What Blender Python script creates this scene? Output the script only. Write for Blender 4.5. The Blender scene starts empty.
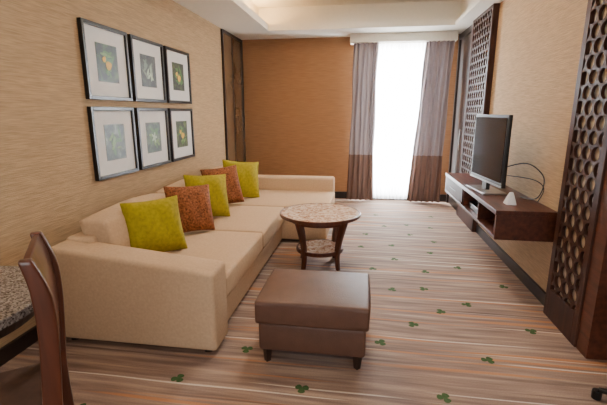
import bpy, bmesh, math, random
from mathutils import Vector, Matrix
random.seed(4)
S=bpy.context.scene
C=bpy.context.collection

# ---------------- materials ----------------
def srgb(r,g,b):
    f=lambda c:(c/255/12.92) if c/255<=0.04045 else ((c/255+0.055)/1.055)**2.4
    return (f(r),f(g),f(b),1)
def newmat(name):
    m=bpy.data.materials.new(name); m.use_nodes=True
    nt=m.node_tree; b=nt.nodes['Principled BSDF']
    return m,nt,b
def pmat(name,col,rough=0.6,metal=0,var=0.12,scale=(20,20,20),bump=0.0,coat=0,detail=4,spec=0.5,bscale=None):
    m,nt,b=newmat(name); N=nt.nodes; L=nt.links
    tc=N.new('ShaderNodeTexCoord'); mp=N.new('ShaderNodeMapping'); mp.inputs['Scale'].default_value=scale
    L.new(tc.outputs['Object'],mp.inputs['Vector'])
    no=N.new('ShaderNodeTexNoise'); no.inputs['Scale'].default_value=1; no.inputs['Detail'].default_value=detail
    L.new(mp.outputs[0],no.inputs['Vector'])
    cr=N.new('ShaderNodeValToRGB')
    c=col
    cr.color_ramp.elements[0].position=.3; cr.color_ramp.elements[1].position=.7
    cr.color_ramp.elements[0].color=(c[0]*(1-var),c[1]*(1-var),c[2]*(1-var),1)
    cr.color_ramp.elements[1].color=(min(1,c[0]*(1+var)),min(1,c[1]*(1+var)),min(1,c[2]*(1+var)),1)
    L.new(no.outputs['Fac'],cr.inputs[0]); L.new(cr.outputs[0],b.inputs['Base Color'])
    b.inputs['Roughness'].default_value=rough; b.inputs['Metallic'].default_value=metal
    b.inputs['Specular IOR Level'].default_value=spec
    b.inputs['Coat Weight'].default_value=coat
    if bump>0:
        bp=N.new('ShaderNodeBump'); bp.inputs['Strength'].default_value=bump; bp.inputs['Distance'].default_value=.01
        if bscale:
            n2=N.new('ShaderNodeTexNoise'); n2.inputs['Scale'].default_value=bscale; n2.inputs['Detail'].default_value=2
            L.new(tc.outputs['Object'],n2.inputs['Vector']); L.new(n2.outputs['Fac'],bp.inputs['Height'])
        else: L.new(no.outputs['Fac'],bp.inputs['Height'])
        L.new(bp.outputs[0],b.inputs['Normal'])
    return m
def emat(name,col,st):
    m,nt,b=newmat(name); b.inputs['Base Color'].default_value=col
    b.inputs['Emission Color'].default_value=col; b.inputs['Emission Strength'].default_value=st
    return m

M={}
M['wall']=pmat('wallpaper_linen',srgb(172,144,110),.85,var=.2,scale=(24,8,150),bump=.3,spec=.2)
M['wallb']=pmat('wallpaper_brown',srgb(154,114,80),.85,var=.16,scale=(6,30,150),bump=.25,spec=.2)
M['ceil']=pmat('ceiling_paint',srgb(232,226,212),.9,var=.02)
M['trimd']=pmat('dark_trim',srgb(38,27,23),.4,var=.2,scale=(4,4,30))
M['wood']=pmat('red_brown_wood',srgb(76,39,26),.38,var=.4,scale=(30,2.5,30),detail=6,spec=.35)
M['woodv']=pmat('dark_brown_wood_vertical',srgb(60,34,24),.55,var=.35,scale=(30,30,2.5),detail=6,spec=.25)
M['woodc']=pmat('cherry_chair_wood',srgb(80,38,22),.28,var=.35,scale=(30,30,3),detail=6,coat=.3)
M['woodd']=pmat('dark_walnut',srgb(38,25,20),.35,var=.35,scale=(25,25,3))
M['bronze']=pmat('bronze_glass_panel',srgb(104,82,60),.2,var=.1,scale=(2,2,2),spec=.6)
M['sofa']=pmat('sofa_fabric',srgb(192,163,132),.9,var=.07,scale=(60,60,60),bump=.3,bscale=260,spec=.15)
M['yel']=pmat('lime_fabric',srgb(150,136,16),.8,var=.2,scale=(40,40,40),bump=.3,bscale=220,spec=.25)
M['rust']=pmat('rust_fabric',srgb(128,76,42),.8,var=.65,scale=(60,60,60),bump=.3,spec=.25)
M['leather']=pmat('brown_leather',srgb(88,60,47),.5,var=.12,scale=(12,12,12),bump=.15,bscale=150,spec=.4)
M['black']=pmat('black_plastic',srgb(14,14,15),.3,var=.1)
M['screen']=pmat('tv_glass',srgb(10,11,14),.12,var=.05)
M['silver']=pmat('silver_plastic',srgb(150,150,150),.3,metal=.7)
M['white']=pmat('white_mat_board',srgb(222,221,218),.7,var=.02)
M['whitep']=pmat('white_plastic',srgb(235,235,235),.4,var=.02)
M['backing']=pmat('lattice_backing',srgb(184,168,146),.5,var=.06)
M['seatfab']=pmat('chair_seat_fabric',srgb(88,60,44),.8,var=.2)
M['leaf']=pmat('carpet_leaf_green',srgb(66,88,54),.95,var=.2,scale=(60,60,60),spec=.1)
M['glass']=pmat('window_frame_alu',srgb(200,200,198),.4,var=.02)
M['strip']=emat('cove_led',(1,.62,.26,1),60)
M['fill_lens']=emat('fill_lens_glow',(1,.85,.65,1),4)  # glowing lens of the added fill spots
M['pleaf']=pmat('print_leaf_green',srgb(62,108,38),.4,var=.3,scale=(50,50,50))
M['pleaf2']=pmat('print_leaf_pale',srgb(104,136,66),.4,var=.3,scale=(50,50,50))
M['pyel']=pmat('print_fruit_yellow',srgb(226,176,50),.4,var=.15)
M['pgrey']=pmat('print_leaf_grey',srgb(110,124,104),.4,var=.25,scale=(50,50,50))
M['pwhite']=pmat('print_petal_pale',srgb(176,190,160),.4,var=.1)

def granite(name,base,dark,light,sc):
    m,nt,b=newmat(name); N=nt.nodes; L=nt.links
    tc=N.new('ShaderNodeTexCoord')
    v=N.new('ShaderNodeTexVoronoi'); v.inputs['Scale'].default_value=sc; L.new(tc.outputs['Object'],v.inputs['Vector'])
    n=N.new('ShaderNodeTexNoise'); n.inputs['Scale'].default_value=sc*.6; n.inputs['Detail'].default_value=6; L.new(tc.outputs['Object'],n.inputs['Vector'])
    sep=N.new('ShaderNodeSeparateColor'); L.new(v.outputs['Color'],sep.inputs[0])
    ad=N.new('ShaderNodeMath'); ad.operation='ADD'; L.new(sep.outputs[0],ad.inputs[0]); L.new(n.outputs['Fac'],ad.inputs[1])
    hf=N.new('ShaderNodeMath'); hf.operation='MULTIPLY'; hf.inputs[1].default_value=.5; L.new(ad.outputs[0],hf.inputs[0])
    cr=N.new('ShaderNodeValToRGB'); e=cr.color_ramp.elements
    e[0].position=.25; e[0].color=dark; e[1].position=.75; e[1].color=light
    x=e.new(.45); x.color=base
    L.new(hf.outputs[0],cr.inputs[0]); L.new(cr.outputs[0],b.inputs['Base Color'])
    b.inputs['Roughness'].default_value=.18
    return m
M['marble']=granite('pink_marble',srgb(206,178,156),srgb(162,120,98),srgb(232,218,202),42)
M['granite']=granite('grey_granite',srgb(116,104,96),srgb(52,45,42),srgb(150,140,130),150)

def art(name,a,b_,c,seed):
    m,nt,b=newmat(name); N=nt.nodes; L=nt.links
    tc=N.new('ShaderNodeTexCoord'); mp=N.new('ShaderNodeMapping'); mp.inputs['Location'].default_value=(seed*3.1,seed*1.7,seed)
    L.new(tc.outputs['Object'],mp.inputs['Vector'])
    n=N.new('ShaderNodeTexNoise'); n.inputs['Scale'].default_value=14; n.inputs['Detail'].default_value=4; n.inputs['Distortion'].default_value=.6
    L.new(mp.outputs[0],n.inputs['Vector'])
    cr=N.new('ShaderNodeValToRGB'); e=cr.color_ramp.elements
    e[0].position=.42; e[0].color=a; e[1].position=.72; e[1].color=c; x=e.new(.58); x.color=b_
    L.new(n.outputs['Fac'],cr.inputs[0]); L.new(cr.outputs[0],b.inputs['Base Color']); b.inputs['Roughness'].default_value=.4
    return m

def carpet():
    m,nt,b=newmat('striated_carpet'); N=nt.nodes; L=nt.links
    tc=N.new('ShaderNodeTexCoord')
    w=N.new('ShaderNodeTexNoise'); w.inputs['Scale'].default_value=.9; w.inputs['Detail'].default_value=1
    L.new(tc.outputs['Object'],w.inputs['Vector'])
    sc=N.new('ShaderNodeVectorMath'); sc.operation='SCALE'; sc.inputs['Scale'].default_value=.05; L.new(w.outputs['Color'],sc.inputs[0])
    ad=N.new('ShaderNodeVectorMath'); ad.operation='ADD'; L.new(tc.outputs['Object'],ad.inputs[0]); L.new(sc.outputs[0],ad.inputs[1])
    def streak(sx,sy,off,det=3):
        mp=N.new('ShaderNodeMapping'); mp.inputs['Scale'].default_value=(sx,sy,1); mp.inputs['Location'].default_value=(off,off*2,off)
        L.new(ad.outputs[0],mp.inputs['Vector'])
        n=N.new('ShaderNodeTexNoise'); n.inputs['Scale'].default_value=1; n.inputs['Detail'].default_value=det
        L.new(mp.outputs[0],n.inputs['Vector']); return n.outputs['Fac']
    cr=N.new('ShaderNodeValToRGB'); e=cr.color_ramp.elements
    e[0].position=.32; e[0].color=srgb(114,92,82); e[1].position=.68; e[1].color=srgb(172,145,124)
    x=e.new(.44); x.color=srgb(134,109,96); x=e.new(.55); x.color=srgb(150,125,108)
    L.new(streak(1.6,26,0,6),cr.inputs[0])
    col=cr.outputs[0]
    def over(col,fac,lo,hi,c,mxf=1):
        r=N.new('ShaderNodeMapRange'); r.inputs['From Min'].default_value=lo; r.inputs['From Max'].default_value=hi; r.inputs['To Max'].default_value=mxf
        L.new(fac,r.inputs['Value'])
        mx=N.new('ShaderNodeMix'); mx.data_type='RGBA'; L.new(r.outputs[0],mx.inputs['Factor'])
        L.new(col,mx.inputs['A']); mx.inputs['B'].default_value=c; return mx.outputs['Result']
    col=over(col,streak(.45,18,3.3,1),.60,.67,srgb(186,122,72),.75)
    col=over(col,streak(.4,34,7.1,1),.655,.69,srgb(220,204,184),.8)
    col=over(col,streak(.5,30,12.4,2),.62,.70,srgb(88,68,62),.65)
    g=N.new('ShaderNodeTexNoise'); g.inputs['Scale'].default_value=140; g.inputs['Detail'].default_value=1; L.new(tc.outputs['Object'],g.inputs['Vector'])
    mr=N.new('ShaderNodeMapRange'); mr.inputs['To Min'].default_value=.72; mr.inputs['To Max'].default_value=1.22; L.new(g.outputs['Fac'],mr.inputs['Value'])
    mu=N.new('ShaderNodeVectorMath'); mu.operation='SCALE'; L.new(col,mu.inputs[0]); L.new(mr.outputs[0],mu.inputs['Scale'])
    L.new(mu.outputs[0],b.inputs['Base Color']); b.inputs['Roughness'].default_value=.75; b.inputs['Specular IOR Level'].default_value=.4
    f=N.new('ShaderNodeTexNoise'); f.inputs['Scale'].default_value=220; L.new(tc.outputs['Object'],f.inputs['Vector'])
    bp=N.new('ShaderNodeBump'); bp.inputs['Strength'].default_value=.4; bp.inputs['Distance'].default_value=.005
    L.new(f.outputs['Fac'],bp.inputs['Height']); L.new(bp.outputs[0],b.inputs['Normal'])
    return m
M['carpet']=carpet()

def cloth(name,col,trans):
    m,nt,b=newmat(name); N=nt.nodes; L=nt.links
    b.inputs['Base Color'].default_value=col; b.inputs['Roughness'].default_value=.85; b.inputs['Specular IOR Level'].default_value=.15
    t=N.new('ShaderNodeBsdfTranslucent'); t.inputs['Color'].default_value=col
    mx=N.new('ShaderNodeMixShader'); mx.inputs[0].default_value=trans
    L.new(b.outputs[0],mx.inputs[1]); L.new(t.outputs[0],mx.inputs[2]); L.new(mx.outputs[0],N['Material Output'].inputs['Surface'])
    n=N.new('ShaderNodeTexNoise'); n.inputs['Scale'].default_value=150
    tc=N.new('ShaderNodeTexCoord'); L.new(tc.outputs['Object'],n.inputs['Vector'])
    bp=N.new('ShaderNodeBump'); bp.inputs['Strength'].default_value=.1; L.new(n.outputs['Fac'],bp.inputs['Height']); L.new(bp.outputs[0],b.inputs['Normal'])
    return m
M['drape']=cloth('mauve_drape',srgb(142,130,130),.05)
M['drape2']=cloth('brown_drape_band',srgb(110,86,76),.05)
M['sheer']=cloth('white_sheer',(.95,.96,.97,1),.7)

# ---------------- helpers ----------------
def link(o,parent=None):
    C.objects.link(o)
    if parent:
        o.parent=parent; o.matrix_parent_inverse=Matrix.Translation(-Vector(parent.location))
    return o
def grp(name,loc=(0,0,0)):
    e=bpy.data.objects.new(name,None); e.location=loc; e.empty_display_size=.1; C.objects.link(e); return e
def meshobj(name,bm,mat,parent=None,smooth=False,bevel=0,seg=3,sub=0):
    me=bpy.data.meshes.new(name); bmesh.ops.recalc_face_normals(bm,faces=bm.faces); bm.to_mesh(me); bm.free()
    mats=mat if isinstance(mat,(list,tuple)) else [mat]
    for k in mats: me.materials.append(k)
    if smooth:
        for p in me.polygons: p.use_smooth=True
    o=bpy.data.objects.new(name,me); link(o,parent)
    if bevel:
        b=o.modifiers.new('bev','BEVEL'); b.width=bevel; b.segments=seg; b.limit_method='ANGLE'; b.angle_limit=math.radians(40)
    if sub:
        s=o.modifiers.new('sub','SUBSURF'); s.levels=sub; s.render_levels=sub
    return o
def addbox(bm,a,b,mi=0):
    vs=[bm.verts.new((x,y,z)) for x in (a[0],b[0]) for y in (a[1],b[1]) for z in (a[2],b[2])]
    for f in ((0,1,3,2),(4,6,7,5),(0,4,5,1),(2,3,7,6),(0,2,6,4),(1,5,7,3)):
        fc=bm.faces.new([vs[i] for i in f]); fc.material_index=mi
def box(name,a,b,mat,parent=None,bevel=0,seg=3,smooth=False):
    bm=bmesh.new(); addbox(bm,a,b); return meshobj(name,bm,mat,parent,smooth,bevel,seg)
def boxes(name,lst,mat,parent=None,bevel=0):
    bm=bmesh.new()
    for q in lst: addbox(bm,q[0],q[1])
    return meshobj(name,bm,mat,parent,False,bevel)
def cushion(name,a,b,mat,parent,puff=.03,bevel=.035,sag=0):
    bm=bmesh.new(); bmesh.ops.create_cube(bm,size=2); bmesh.ops.subdivide_edges(bm,edges=bm.edges[:],cuts=9,use_grid_fill=True)
    c=[(a[i]+b[i])/2 for i in range(3)]; h=[(b[i]-a[i])/2 for i in range(3)]
    for v in bm.verts:
        x,y,z=v.co
        px=1 if abs(x)>.999 else 0; py=1 if abs(y)>.999 else 0; pz=1 if abs(z)>.999 else 0
        w=lambda s,t:(1-s*s)*(1-t*t)
        nx=c[0]+x*h[0]+ (math.copysign(puff*.6*w(y,z),x) if px else 0)
        ny=c[1]+y*h[1]+ (math.copysign(puff*.25*w(x,z),y) if py else 0)
        nz=c[2]+z*h[2]+ (math.copysign(puff*w(x,y),z) if pz else 0)
        v.co=(nx,ny,nz)
    o=meshobj(name,bm,mat,parent,True,bevel,4); return o
def prism(name,prof,y0,y1,mat,parent,bevel=.02):
    bm=bmesh.new()
    A=[bm.verts.new((x,y0,z)) for x,z in prof]; B=[bm.verts.new((x,y1,z)) for x,z in prof]
    bm.faces.new(A); bm.faces.new(B[::-1]); n=len(prof)
    for i in range(n): bm.faces.new((A[i],A[(i+1)%n],B[(i+1)%n],B[i]))
    return meshobj(name,bm,mat,parent,True,bevel,4)
def cyl(name,c,r1,r2,z0,z1,mat,parent,n=48,bevel=0):
    bm=bmesh.new()
    A=[bm.verts.new((c[0]+r1*math.cos(2*math.pi*i/n),c[1]+r1*math.sin(2*math.pi*i/n),z0)) for i in range(n)]
    B=[bm.verts.new((c[0]+r2*math.cos(2*math.pi*i/n),c[1]+r2*math.sin(2*math.pi*i/n),z1)) for i in range(n)]
    bm.faces.new(A[::-1]); bm.faces.new(B)
    for i in range(n): bm.faces.new((A[i],A[(i+1)%n],B[(i+1)%n],B[i]))
    return meshobj(name,bm,mat,parent,False,bevel)
def sweep(name,pts,dims,u,v,mat,parent,bevel=.008):
    bm=bmesh.new(); rings=[]
    u=Vector(u).normalized(); v=Vector(v).normalized()
    for p,(du,dv) in zip(pts,dims):
        p=Vector(p); rings.append([bm.verts.new(p+u*a*du/2+v*b*dv/2) for a,b in ((-1,-1),(1,-1),(1,1),(-1,1))])
    for i in range(len(rings)-1):
        for j in range(4): bm.faces.new((rings[i][j],rings[i][(j+1)%4],rings[i+1][(j+1)%4],rings[i+1][j]))
    bm.faces.new(rings[0][::-1]); bm.faces.new(rings[-1])
    return meshobj(name,bm,mat,parent,True,bevel,3)
def smoothpts(P,n=6):
    out=[]
    for i in range(len(P)-1):
        p0=Vector(P[max(i-1,0)]);p1=Vector(P[i]);p2=Vector(P[i+1]);p3=Vector(P[min(i+2,len(P)-1)])
        for k in range(n):
            t=k/n
            out.append(.5*((2*p1)+(-p0+p2)*t+(2*p0-5*p1+4*p2-p3)*t*t+(-p0+3*p1-3*p2+p3)*t**3))
    out.append(Vector(P[-1])); return out
def tube(name,P,r,mat,parent):
    cu=bpy.data.curves.new(name,'CURVE'); cu.dimensions='3D'; cu.bevel_depth=r; cu.bevel_resolution=3
    s=cu.splines.new('POLY'); Q=smoothpts(P); s.points.add(len(Q)-1)
    for i,q in enumerate(Q): s.points[i].co=(*q,1)
    cu.materials.append(mat); o=bpy.data.objects.new(name,cu); link(o,parent); return o

XL,XR,YB,ZC=-2.15,1.47,7.04,2.71
# ---------------- room shell ----------------
floor=box('floor',(-2.3,-2.7,-.1),(2.95,7.3,0),M['carpet'])
box('wall_left',(XL-.15,-2.7,0),(XL,7.3,3.2),M['wall'])
boxes('wall_back',[((XL,YB,0),(-.12,YB+.15,3.2)),((1.22,YB,0),(XR+.15,YB+.15,3.2)),((-.12,YB,2.55),(1.22,YB+.15,3.2)),((-.12,YB,0),(1.22,YB+.15,.08))],M['wallb'])
box('wall_right',(XR,2.6,0),(XR+.15,7.3,3.2),M['wall'])
box('wall_right_return',(1.41,2.46,0),(2.95,2.58,3.2),M['wood'])
box('wall_right_near',(2.8,-2.7,0),(2.95,2.46,3.2),M['wall'])
boxes('wall_front',[((XL,-2.75,0),(-1.5,-2.6,3.2)),((2.2,-2.75,0),(2.8,-2.6,3.2)),((-1.5,-2.75,0),(2.2,-2.6,.4)),((-1.5,-2.75,2.5),(2.2,-2.6,3.2))],M['wall'])
TX0,TX1,TY0,TY1=-1.5,1.22,2.2,6.35
ceil=boxes('ceiling',[((XL,-2.7,ZC),(TX0,YB,ZC+.05)),((TX1,-2.7,ZC),(2.95,YB,ZC+.05)),((TX0,-2.7,ZC),(TX1,TY0,ZC+.05)),((TX0,TY1,ZC),(TX1,YB,ZC+.05)),
  ((TX0-.02,TY0,ZC+.05),(TX0,TY1,ZC+.09)),((TX0,TY1,ZC+.05),(TX1,TY1+.02,ZC+.09)),
  ((-2.3,-2.7,3.08),(2.95,7.3,3.2)),
  ((TX0-.22,TY0-.2,ZC+.05),(TX0-.2,TY1+.2,3.08)),((TX1+.1,TY0-.2,ZC+.05),(TX1+.12,TY1+.2,3.08)),
  ((TX0-.2,TY1+.2,ZC+.05),(TX1+.12,TY1+.22,3.08)),((TX0-.2,TY0-.22,ZC+.05),(TX1+.12,TY0-.2,3.08))],M['ceil'])
cv=grp('cove_light',(TX0-.1,4,ZC+.06))
box('led_strip_side',(TX0-.14,TY0,ZC+.055),(TX0-.08,TY1,ZC+.07),M['strip'],cv)
box('baseboard_left',(XL,-2.6,0),(XL+.02,YB,.1),M['trimd'])
box('baseboard_back',(XL+.02,YB-.02,0),(XR,YB,.12),M['trimd'])
box('baseboard_right',(XR-.02,3.1,0),(XR,YB-.02,.1),M['trimd'])
g=grp('wall_panel_bronze',(XL,6.5,1.35))
box('panel',(XL+.002,6.08,.1),(XL+.012,6.98,ZC-.03),M['bronze'],g)
boxes('frame',[((XL+.002,6.04,.1),(XL+.03,6.08,ZC-.01)),((XL+.002,6.98,.1),(XL+.03,7.03,ZC-.01)),((XL+.002,6.5,.1),(XL+.02,6.52,ZC-.01)),((XL+.002,6.09,ZC-.05),(XL+.03,6.98,ZC-.01))],M['woodd'],g)
g=grp('window_1',(.55,YB+.08,1.3))
boxes('frame',[((-.12,YB+.05,.08),(-.07,YB+.1,2.55)),((1.17,YB+.05,.08),(1.22,YB+.1,2.55)),((-.07,YB+.05,.08),(1.17,YB+.1,.14)),((-.07,YB+.05,2.49),(1.17,YB+.1,2.55))],M['glass'],g)
g=grp('added_fill_window',(.35,-2.68,1.45))  # unseen window behind the camera, added to carry the front fill
boxes('frame',[((-1.5,-2.7,.4),(-1.44,-2.64,2.5)),((2.14,-2.7,.4),(2.2,-2.64,2.5)),((-1.44,-2.7,.4),(2.14,-2.64,.46)),((-1.44,-2.7,2.44),(2.14,-2.64,2.5)),((.32,-2.7,.46),(.38,-2.64,2.44))],M['glass'],g)
box('trim_pelmet',(-.28,6.78,2.58),(1.36,YB,ZC),M['ceil'],bevel=.005)

def drape(name,x0,x1,y,z0,z1,mats,waves,amp,split=None,parent=None,pinch=0,xb0=None,xb1=None):
    bm=bmesh.new(); nx=waves*10; zs=[z0,split-.001,split] if split else [z0]
    if xb0 is None: xb0,xb1=x0,x1
    k=12
    base=zs[-1]; zs+= [base+(z1-base)*i/k for i in range(1,k+1)]
    rows=[]
    for z in zs:
        r=[]; f=(z-z0)/(z1-z0)
        s=1-pinch*math.sin(math.pi*f)
        a=xb0+(x0-xb0)*f; b=xb1+(x1-xb1)*f
        for i in range(nx+1):
            t=i/nx; x=(a+b)/2+((t-.5)*(b-a))*s
            r.append(bm.verts.new((x+.008*math.sin(5*z+t*20),y+amp*math.sin(t*waves*2*math.pi+.4*math.sin(z*1.3))*(.8+.2*math.sin(t*17)),z)))
        rows.append(r)
    for j in range(len(rows)-1):
        for i in range(nx):
            f=bm.faces.new((rows[j][i],rows[j][i+1],rows[j+1][i+1],rows[j+1][i]))
            f.material_index=1 if (split and zs[j]<split-.0005) else 0
    return meshobj(name,bm,mats,parent,True)
g=grp('curtain',(-.03,6.88,1.3)); drape('drape_panel',-.22,.17,6.86,.02,2.6,[M['drape'],M['drape2']],5,.045,.8,g,.06,-.28,.17)
g=grp('curtain',(1.05,6.88,1.3)); drape('drape_panel',.90,1.33,6.86,.02,2.6,[M['drape'],M['drape2']],6,.045,.8,g,.06,.74,1.28)
g=grp('sheer_curtain',(.5,6.96,1.3)); drape('sheer_panel',.05,1.1,6.96,.03,2.6,[M['sheer']],16,.02,None,g)

g=grp('door_1',(XR,6.5,1.2))
box('leaf',(XR-.03,6.2,.01),(XR,6.92,2.6),M['woodd'],g,bevel=.003)
boxes('frame',[((XR-.06,6.14,0),(XR,6.2,2.68)),((XR-.06,6.92,0),(XR,6.98,2.68)),((XR-.06,6.2,2.6),(XR,6.92,2.68))],M['trimd'],g)
tube('handle',[(XR-.07,6.3,.95),(XR-.08,6.3,1.1),(XR-.07,6.3,1.25)],.01,M['silver'],g)

# ---------------- lattice panels ----------------
def lattice(name,y0,y1,z0,z1,x,pitch,hr,bord):
    g=grp(name,(x,(y0+y1)/2,(z0+z1)/2))
    boxes('frame',[((x,y0,z0),(XR,y0+bord,z1)),((x,y1-bord,z0),(XR,y1,z1)),((x,y0+bord,z0),(XR,y1-bord,z0+.22)),((x,y0+bord,z1-.04),(XR,y1-bord,z1))],M['woodv'],g,.003)
    box('backing',(x+.028,y0+bord,z0+.22),(x+.036,y1-bord,z1-.04),M['backing'],g)
    bm=bmesh.new(); Y0,Y1,Z0,Z1=y0+bord,y1-bord,z0+.22,z1-.04
    R=pitch/math.sqrt(3); rowh=1.5*R
    n=24
    nc=int((Y1-Y0)/pitch)+2; nr=int((Z1-Z0)/rowh)+2
    for r in range(-1,nr+1):
        for c in range(-1,nc+1):
            cy=Y0+c*pitch+(pitch/2 if r%2 else 0); cz=Z0+r*rowh
            inn=[];out=[]
            for k in range(n):
                a=2*math.pi*k/n
                am=(a+math.pi/6)%(math.pi/3)-math.pi/6
                rr=(pitch/2)/math.cos(am)
                out.append((cy+rr*math.cos(a),cz+rr*math.sin(a)))
                inn.append((cy+hr*math.cos(a),cz+hr*1.0*math.sin(a)))
            vo=[bm.verts.new((x+.012,p[0],p[1])) for p in out]; vi=[bm.verts.new((x+.012,p[0],p[1])) for p in inn]
            for k in range(n):
                bm.faces.new((vo[k],vo[(k+1)%n],vi[(k+1)%n],vi[k]))
    for co,no in (((0,Y0,0),(0,-1,0)),((0,Y1,0),(0,1,0)),((0,0,Z0),(0,0,-1)),((0,0,Z1),(0,0,1))):
        bmesh.ops.bisect_plane(bm,geom=bm.verts[:]+bm.edges[:]+bm.faces[:],plane_co=co,plane_no=no,clear_outer=True)
    bmesh.ops.remove_doubles(bm,verts=bm.verts[:],dist=.0005)
    o=meshobj('fretwork',bm,M['woodv'],g)
    s=o.modifiers.new('s','SOLIDIFY'); s.thickness=.02; s.offset=0
    return g
lattice('lattice_panel',2.585,3.06,.0,ZC,1.40,.108,.045,.06)
lattice('lattice_panel',5.2,6.1,.0,ZC,1.40,.108,.045,.05)

# ---------------- pictures (botanical prints) ----------------
def leafshapes(name,items,x,mat,parent):
    bm=bmesh.new()
    for q,(cy,cz,l,w,a) in enumerate(items):
        vs=[]
        for t in range(16):
            th=2*math.pi*t/16; u=l*math.cos(th); v=w*math.sin(th)*(1-.35*math.cos(th))
            vs.append(bm.verts.new((x+.0002*q,cy+u*math.cos(a)-v*math.sin(a),cz+u*math.sin(a)+v*math.cos(a))))
        bm.faces.new(vs)
    return meshobj(name,bm,mat,parent)
bgs=[(srgb(16,26,12),srgb(40,62,26),srgb(70,96,44)),(srgb(20,24,20),srgb(48,56,46),srgb(90,98,84)),(srgb(14,22,10),srgb(44,60,22),srgb(84,100,36)),
     (srgb(36,46,34),srgb(78,90,70),srgb(130,140,120)),(srgb(28,42,28),srgb(64,84,58),srgb(120,134,108)),(srgb(20,34,14),srgb(60,80,34),srgb(120,130,60))]
k=0
for r,(z0,z1) in enumerate(((1.60,2.19),(.955,1.545))):
    for c in range(3):
        y0=2.915+c*.652; y1=y0+.60
        g=grp('picture_frame',(XL+.02,(y0+y1)/2,(z0+z1)/2)); t=.03
        boxes('frame',[((XL,y0,z0),(XL+.035,y0+t,z1)),((XL,y1-t,z0),(XL+.035,y1,z1)),((XL,y0+t,z0),(XL+.035,y1-t,z0+t)),((XL,y0+t,z1-t),(XL+.035,y1-t,z1))],M['black'],g,.003)
        box('mat_board',(XL+.002,y0+t,z0+t),(XL+.016,y1-t,z1-t),M['white'],g)
        cy=(y0+y1)/2; cz=(z0+z1)/2; w,h=(.14,.15)
        m=art('print_%d'%k,*bgs[k],k)
        box('print',(XL+.016,cy-w,cz-h),(XL+.018,cy+w,cz+h),m,g)
        rnd=random.Random(20+k); X=XL+.0185
        L1=[(cy+rnd.uniform(-.075,.075),cz+rnd.uniform(-.085,.085),rnd.uniform(.035,.06),rnd.uniform(.012,.02),rnd.uniform(0,3.1)) for _ in range(7)]
        L2_=[(cy+rnd.uniform(-.07,.07),cz+rnd.uniform(-.08,.08),rnd.uniform(.03,.05),rnd.uniform(.008,.015),rnd.uniform(0,3.1)) for _ in range(5)]
        leafshapes('leaves_a',L1,X,M['pgrey'] if k==1 else M['pleaf'],g)
        leafshapes('leaves_b',L2_,X+.002,M['pwhite'] if k==1 else M['pleaf2'],g)
        if k in (0,2,5):
            leafshapes('fruit',[(cy+.01,cz-.015,.04,.034,.3),(cy-.045,cz+.03,.025,.022,1.0)],X+.0035,M['pyel'],g)
        if k==4:
            leafshapes('petals',[(cy+.03*math.cos(1.256*i),cz+.03*math.sin(1.256*i),.028,.012,1.256*i) for i in range(5)],X+.0035,M['pwhite'],g)
        k+=1

# ---------------- sofa ----------------
sf=grp('sectional_sofa',(-1.4,3.8,0)); F=M['sofa']
SB=-1.98
box('base',(SB,2.34,.04),(-.92,5.62,.27),F,sf,.02,smooth=True)
box('chaise_base',(-.95,4.42,.04),(-.40,5.62,.27),F,sf,.02,smooth=True)
prism('arm_near',[(SB,.03),(-.87,.03),(-.87,.555),(SB,.665)],2.13,2.37,F,sf,.03)
box('back_frame',(SB,2.3,.2),(SB+.2,5.62,.68),F,sf,.03,4,True)
box('back_far',(SB,5.40,.2),(-.40,5.62,.62),F,sf,.03,4,True)
cushion('seat_cushion_1',(SB+.19,2.385,.265),(-.885,3.38,.44),F,sf,.018)
cushion('seat_cushion_2',(SB+.19,3.40,.265),(-.885,4.40,.44),F,sf,.018)
cushion('seat_cushion_3',(SB+.19,4.42,.265),(-.38,5.40,.44),F,sf,.018)
def backcush(name,y0,y1):
    o=cushion(name,(SB+.14,y0,.43),(SB+.36,y1,.78),F,sf,.045,.055)
    for v in o.data.vertices: v.co.x-= (v.co.z-.43)*.25
backcush('back_cushion_1',2.38,3.34); backcush('back_cushion_2',3.41,4.35); backcush('back_cushion_3',4.42,5.38)
for i,(x,y) in enumerate(((SB+.08,2.2),(-.95,2.2),(SB+.08,5.5),(-.5,5.5),(-.5,4.52))):
    cyl('foot_%d'%i,(x,y),.03,.03,0,.05,M['woodd'],sf,16)

def pillow(name,loc,size,mat,yaw,tilt,roll=0,thick=.085):
    bm=bmesh.new(); n=16
    top={};bot={}
    for i in range(n+1):
        for j in range(n+1):
            u=-1+2*i/n; v=-1+2*j/n
            t=thick*((1-abs(u)**2.4)*(1-abs(v)**2.4))**.55
            x=u*size/2*(1-.07*(1-v*v)); z=v*size/2*(1-.07*(1-u*u))
            wob=.004*math.sin(7*u+3*v)
            edge=i in(0,n) or j in(0,n)
            a=bm.verts.new((x,-t+wob,z)); top[i,j]=a
            bot[i,j]=a if edge else bm.verts.new((x,t*.8+wob,z))
    for i in range(n):
        for j in range(n):
            bm.faces.new((top[i,j],top[i+1,j],top[i+1,j+1],top[i,j+1]))
            q=(bot[i,j],bot[i,j+1],bot[i+1,j+1],bot[i+1,j])
            bm.faces.new(q)
    o=meshobj(name,bm,mat,None,True,0,3,1)
    o.matrix_world=Matrix.Translation(loc)@Matrix.Rotation(math.radians(yaw),4,'Z')@Matrix.Rotation(math.radians(tilt),4,'X')@Matrix.Rotation(math.radians(roll),4,'Y')
    return o
pillow('throw_pillow',(-1.54,2.70,.66),.45,M['yel'],46,-18,-1)
pillow('throw_pillow',(-1.51,3.26,.665),.45,M['rust'],50,-18,4)
pillow('throw_pillow',(-1.54,3.74,.68),.47,M['yel'],44,-18,4)
pillow('throw_pillow',(-1.58,4.30,.68),.47,M['rust'],44,-18,-3)
pillow('throw_pillow',(-1.50,4.75,.685),.50,M['yel'],38,-18,7)

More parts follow.
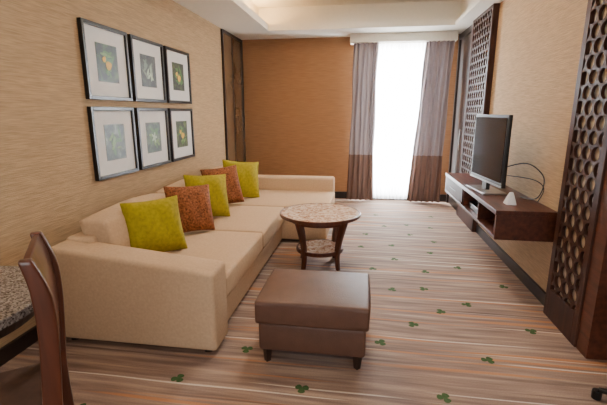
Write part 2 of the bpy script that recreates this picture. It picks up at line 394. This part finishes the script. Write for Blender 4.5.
# ---------------- ottoman ----------------
ot=grp('ottoman',(-.29,2.38,0))
box('base',(-.595,2.11,.09),(.045,2.60,.275),M['leather'],ot,.02,4,True)
cushion('cushion',(-.61,2.09,.275),(.06,2.62,.42),M['leather'],ot,.02,.03)
for i,(x,y) in enumerate(((-.55,2.15),(0,2.15),(-.55,2.55),(0,2.55))):
    cyl('leg_%d'%i,(x,y),.02,.03,0,.095,M['woodd'],ot,4)

# ---------------- round coffee table ----------------
tb=grp('round_coffee_table',(-.40,3.80,0)); tc_=(-.41,3.80)
cyl('marble_top',tc_,.38,.38,.52,.545,M['marble'],tb,64,.004)
def ring(name,c,r0,r1,z0,z1,mat,par,n=64):
    bm=bmesh.new(); V=[]
    for i in range(n):
        a=2*math.pi*i/n; ca,sa=math.cos(a),math.sin(a)
        V.append([bm.verts.new((c[0]+r*ca,c[1]+r*sa,z)) for r,z in ((r0,z0),(r1,z0),(r1,z1),(r0,z1))])
    for i in range(n):
        p,q=V[i],V[(i+1)%n]
        for j in range(4): bm.faces.new((p[j],q[j],q[(j+1)%4],p[(j+1)%4]))
    return meshobj(name,bm,mat,par,False,.004)
ring('wood_rim',tc_,.378,.396,.515,.546,M['woodc'],tb)
ring('apron',tc_,.27,.29,.46,.52,M['wood'],tb)
cyl('lower_shelf',tc_,.215,.215,.165,.19,M['marble'],tb,48,.004)
ring('shelf_rim',tc_,.213,.235,.155,.192,M['wood'],tb)
for i in range(4):
    a=math.radians(45+90*i+10); d=Vector((math.cos(a),math.sin(a),0)); t=Vector((-d.y,d.x,0))
    P=smoothpts([Vector((tc_[0],tc_[1],z))+d*r for r,z in ((.31,.515),(.275,.40),(.235,.25),(.225,.12),(.24,0))])
    n=len(P); dm=[(.075-.045*(i2/(n-1)),.04) for i2 in range(n)]
    sweep('leg_%d'%i,P,dm,d,t,M['woodc'],tb,.006)

# ---------------- console + tv ----------------
cn=grp('tv_console',(1.25,4.2,.64)); cx0,cx1,cy0,cy1=1.03,XR,3.19,5.195
W=M['wood']
box('top_board',(cx0-.01,cy0-.01,.725),(cx1,cy1,.762),W,cn,.004)
box('bottom_board',(cx0,cy0,.525),(cx1,cy1,.55),W,cn,.003)
box('near_panel',(cx0,cy0,.55),(cx1,cy0+.03,.725),W,cn)
box('far_panel',(cx0,cy1-.03,.55),(cx1,cy1,.725),W,cn)
box('back_panel',(cx1-.02,cy0+.03,.55),(cx1,cy1-.03,.725),W,cn)
box('divider_1',(cx0+.01,3.72,.55),(cx1-.02,3.745,.725),W,cn)
box('divider_2',(cx0+.01,4.28,.55),(cx1-.02,4.305,.725),W,cn)
box('drawer_front',(cx0,4.31,.555),(cx0+.02,cy1-.035,.72),M['woodv'],cn,.004)
tube('drawer_handle',[(cx0-.008,4.6,.64),(cx0-.014,4.75,.64),(cx0-.008,4.9,.64)],.004,M['trimd'],cn)
box('media_box',(1.08,3.80,.55),(1.35,4.22,.61),M['black'],cn,bevel=.004)

tv=grp('television',(1.2,4.0,.85))
A=Vector((1.21,3.65,0)); B=Vector((1.135,4.40,0)); d=(B-A).normalized(); nrm=Vector((-d.y,d.x,0))
def obox(name,c,half,mat,par,bev=.004):
    bm=bmesh.new(); addbox(bm,(-half[0],-half[1],-half[2]),half)
    mt=Matrix(((d.x,nrm.x,0,c[0]),(d.y,nrm.y,0,c[1]),(0,0,1,c[2]),(0,0,0,1)))
    bmesh.ops.transform(bm,matrix=mt,verts=bm.verts); return meshobj(name,bm,mat,par,False,bev)
mid=(A+B)/2; L2=(B-A).length/2
zc=1.165
obox('body',(mid.x,mid.y,zc),(L2,.018,.315),M['black'],tv,.008)
p=mid+nrm*.019; obox('screen',(p.x,p.y,zc+.01),(L2-.025,.002,.28),M['screen'],tv,0)
p=mid+nrm*.02; obox('lower_trim',(p.x,p.y,zc-.305),(L2-.005,.004,.007),M['silver'],tv,0)
p=mid-nrm*.035; obox('rear_housing',(p.x,p.y,zc-.05),(L2*.6,.025,.17),M['black'],tv,.015)
obox('neck',(mid.x,mid.y,.81),(.05,.018,.045),M['black'],tv)
obox('stand',(mid.x,mid.y,.771),(.23,.11,.008),M['silver'],tv,.006)
tube('cable',[(1.25,3.80,1.02),(1.36,3.6,1.08),(1.45,3.5,1.0),(1.45,3.46,.9),(1.42,3.5,.8),(1.38,3.7,.77)],.005,M['black'],tv)
tube('cable_2',[(1.25,3.80,.95),(1.38,3.5,.96),(1.44,3.42,.9),(1.44,3.5,.775)],.004,M['black'],tv)
ds=grp('desk_sign_cone',(1.2,3.42,.762))
bm=bmesh.new()
vs=[bm.verts.new(q) for q in ((1.16,3.38,.763),(1.24,3.38,.763),(1.245,3.47,.763),(1.155,3.47,.763),(1.185,3.415,.865),(1.215,3.415,.865),(1.215,3.43,.865),(1.185,3.43,.865))]
for f in ((0,1,2,3),(4,5,6,7),(0,1,5,4),(1,2,6,5),(2,3,7,6),(3,0,4,7)): bm.faces.new([vs[i] for i in f])
meshobj('body',bm,M['whitep'],ds,True,.008)

# ---------------- dining table (round granite) ----------------
dt=grp('dining_table',(-1.71,1.24,0)); dc=(-1.71,1.24)
cyl('granite_top',dc,.41,.41,.71,.75,M['granite'],dt,64,.006)
cyl('edge_apron',dc,.37,.39,.66,.71,M['woodd'],dt,64)
cyl('pedestal',dc,.05,.04,.04,.66,M['woodd'],dt,24)
cyl('foot',dc,.13,.11,0,.04,M['woodd'],dt,40,.006)

# ---------------- dining chair ----------------
ch=grp('dining_chair',(-1.2,1.1,0))
Pn=Vector((-1.055,1.07,0)); wd=Vector((-.60,.80,0)).normalized(); fd=Vector((-wd.y,wd.x,0))
if fd.y>0: fd=-fd
Pf=Pn+wd*.34
prof=[(-.02,0),(-.005,.2),(0,.45),(-.012,.62),(-.022,.8),(-.015,.93),(.012,1.04)]
for nm,P0 in (('back_post_1',Pn),('back_post_2',Pf)):
    pts=smoothpts([P0+fd*o+Vector((0,0,z)) for o,z in prof],4)
    n=len(pts); sweep(nm,pts,[(.06 if i<n*.75 else .06-.025*(i-n*.75)/(n*.25),.034) for i in range(n)],fd,wd,M['woodc'],ch,.008)
cen=(Pn+Pf)/2
pts=smoothpts([cen+fd*o+Vector((0,0,z)) for o,z in ((-.004,.52),(-.012,.62),(-.022,.8),(-.015,.93),(.010,1.035))],5)
sweep('back_panel',pts,[(.024,.33)]*len(pts),fd,wd,M['woodc'],ch,.006)
def sbox(name,f0,f1,w0,w1,z0,z1,mat,bev):
    bm=bmesh.new(); addbox(bm,(f0,w0,z0),(f1,w1,z1))
    mt=Matrix(((fd.x,wd.x,0,Pn.x),(fd.y,wd.y,0,Pn.y),(0,0,1,0),(0,0,0,1))); bmesh.ops.transform(bm,matrix=mt,verts=bm.verts)
    return meshobj(name,bm,mat,ch,True,bev,3)
sbox('seat_frame',.0,.40,-.02,.36,.39,.44,M['woodc'],.008)
sbox('seat_pad',.025,.39,-.01,.35,.435,.48,M['seatfab'],.018)
sbox('front_leg_1',.355,.395,-.015,.03,0,.40,M['woodc'],.005)
sbox('front_leg_2',.355,.395,.315,.355,0,.40,M['woodc'],.005)

# ---------------- office chair ----------------
oc=grp('office_chair',(1.62,1.8,0)); oc0=Vector((1.56,1.86,0))
for i in range(5):
    a=math.radians(142+72*i); dd=Vector((math.cos(a),math.sin(a),0)); tt=Vector((-dd.y,dd.x,0))
    sweep('base_arm_%d'%i,[oc0+Vector((0,0,.12)),oc0+dd*.36+Vector((0,0,.055))],[(.05,.04),(.03,.02)],tt,(0,0,1),M['black'],oc,.005)
    w=oc0+dd*.36; cyl('caster_%d'%i,(w.x,w.y),.024,.024,0,.05,M['black'],oc,20,.004)
cyl('gas_column',(oc0.x,oc0.y),.03,.025,.1,.42,M['black'],oc,20)
cushion('seat',(oc0.x-.22,oc0.y-.22,.42),(oc0.x+.22,oc0.y+.22,.50),M['black'],oc,.015)
cushion('backrest',(oc0.x+.18,oc0.y-.2,.58),(oc0.x+.24,oc0.y+.2,.98),M['black'],oc,.015)
box('back_bar',(oc0.x+.2,oc0.y-.03,.46),(oc0.x+.23,oc0.y+.03,.62),M['black'],oc)

# ---------------- carpet leaf motif ----------------
bm=bmesh.new()
pts=[(-1.02,1.90),(-.30,1.92),(-.71,2.24),(.80,2.35),(.47,1.96),(.39,2.72),(.28,3.3),(.85,3.1),(.12,3.75),(.62,3.75),(.95,3.9),(.35,4.5),(.85,4.7),(.05,4.9),(.6,5.4),(.2,5.9),(1.0,5.9),(1.2,2.75),(-.75,3.3),(-.2,2.95),(-1.4,1.6),(.0,1.3),(.9,1.5),(-.8,1.2),(.5,.7),
     (.62,2.95),(.15,2.45),(.55,3.35),(.35,4.05),(.75,4.3),(.0,4.4),(1.25,3.5),(.6,4.95),(.3,5.3),(.9,5.3),(-.1,5.6)]
for (x,y) in pts:
    a0=random.random()*6.28
    for k2 in range(3):
        a=a0+k2*2.1+random.uniform(-.2,.2); l=.040; w=.020
        ring_=[]
        for t in range(12):
            th=2*math.pi*t/12; lx=l*.5+.5*l*math.cos(th); ly=w*math.sin(th)*(1+.3*math.cos(th))
            ring_.append(bm.verts.new((x+lx*math.cos(a)-ly*math.sin(a),y+lx*math.sin(a)+ly*math.cos(a),.0015+.0004*k2)))
        bm.faces.new(ring_)
o=meshobj('leaf_motif',bm,M['leaf'],floor)

# ---------------- lights ----------------
def area(name,loc,rot,sx,sy,e,col):
    l=bpy.data.lights.new(name,'AREA'); l.shape='RECTANGLE'; l.size=sx; l.size_y=sy; l.energy=e; l.color=col
    o=bpy.data.objects.new(name,l); o.location=loc; o.rotation_euler=rot; C.objects.link(o); return o
R90=math.pi/2
area('fill_light_front',(.35,-2.55,1.45),(R90,0,0),3.5,2,48,(1,.96,.92))  # added fill from behind the camera, set at the invented window
area('daylight_window_back',(.55,YB+.3,1.4),(-R90,0,0),1.3,2.4,560,(.93,.97,1))
for i,(x,y) in enumerate(((-1.6,1.9),(-.8,1.3),(.8,1.3),(-.8,-.6),(.8,-.6))):
    g=grp('added_fill_downlight',(x,y,ZC))  # fill spots added out of frame, dressed as recessed fittings
    cyl('lens',(x,y),.035,.035,ZC-.004,ZC-.001,M['fill_lens'],g,24)
    ring('bezel',(x,y),.035,.05,ZC-.008,ZC,M['whitep'],g,24)
    l=bpy.data.lights.new('fill_spot','SPOT'); l.energy=22; l.spot_size=math.radians(130); l.spot_blend=1; l.color=(1,.89,.76); l.shadow_soft_size=.08
    lo=bpy.data.objects.new('fill_spot_lamp',l); lo.location=(x,y,ZC-.03); link(lo); lo.parent=g; lo.matrix_parent_inverse=Matrix.Translation(-Vector(g.location))
for i,(x,y) in enumerate(((-.15,3.2),(-.15,4.9))):
    g=grp('added_tray_fill',(x,y,3.06))  # unseen tray lamp, added as fill to brighten the room
    cyl('diffuser',(x,y),.18,.18,3.055,3.075,M['whitep'],g,40,.004)
    l=bpy.data.lights.new('tray_fill','AREA'); l.shape='DISK'; l.size=.34; l.energy=27; l.color=(1,.91,.8)
    lo=bpy.data.objects.new('tray_fill_emitter',l); lo.location=(x,y,3.05); link(lo); lo.parent=g; lo.matrix_parent_inverse=Matrix.Translation(-Vector(g.location))

w=bpy.data.worlds.new('World'); S.world=w; w.use_nodes=True
w.node_tree.nodes['Background'].inputs[0].default_value=(.9,.95,1,1); w.node_tree.nodes['Background'].inputs[1].default_value=3

cam=bpy.data.cameras.new('Camera'); cam.sensor_width=36; cam.lens=400/607*36; cam.clip_start=.05
co=bpy.data.objects.new('Camera',cam); co.location=(0,0,1.5); co.rotation_euler=(math.radians(90-12.7),0,math.radians(8.6)); C.objects.link(co); S.camera=co
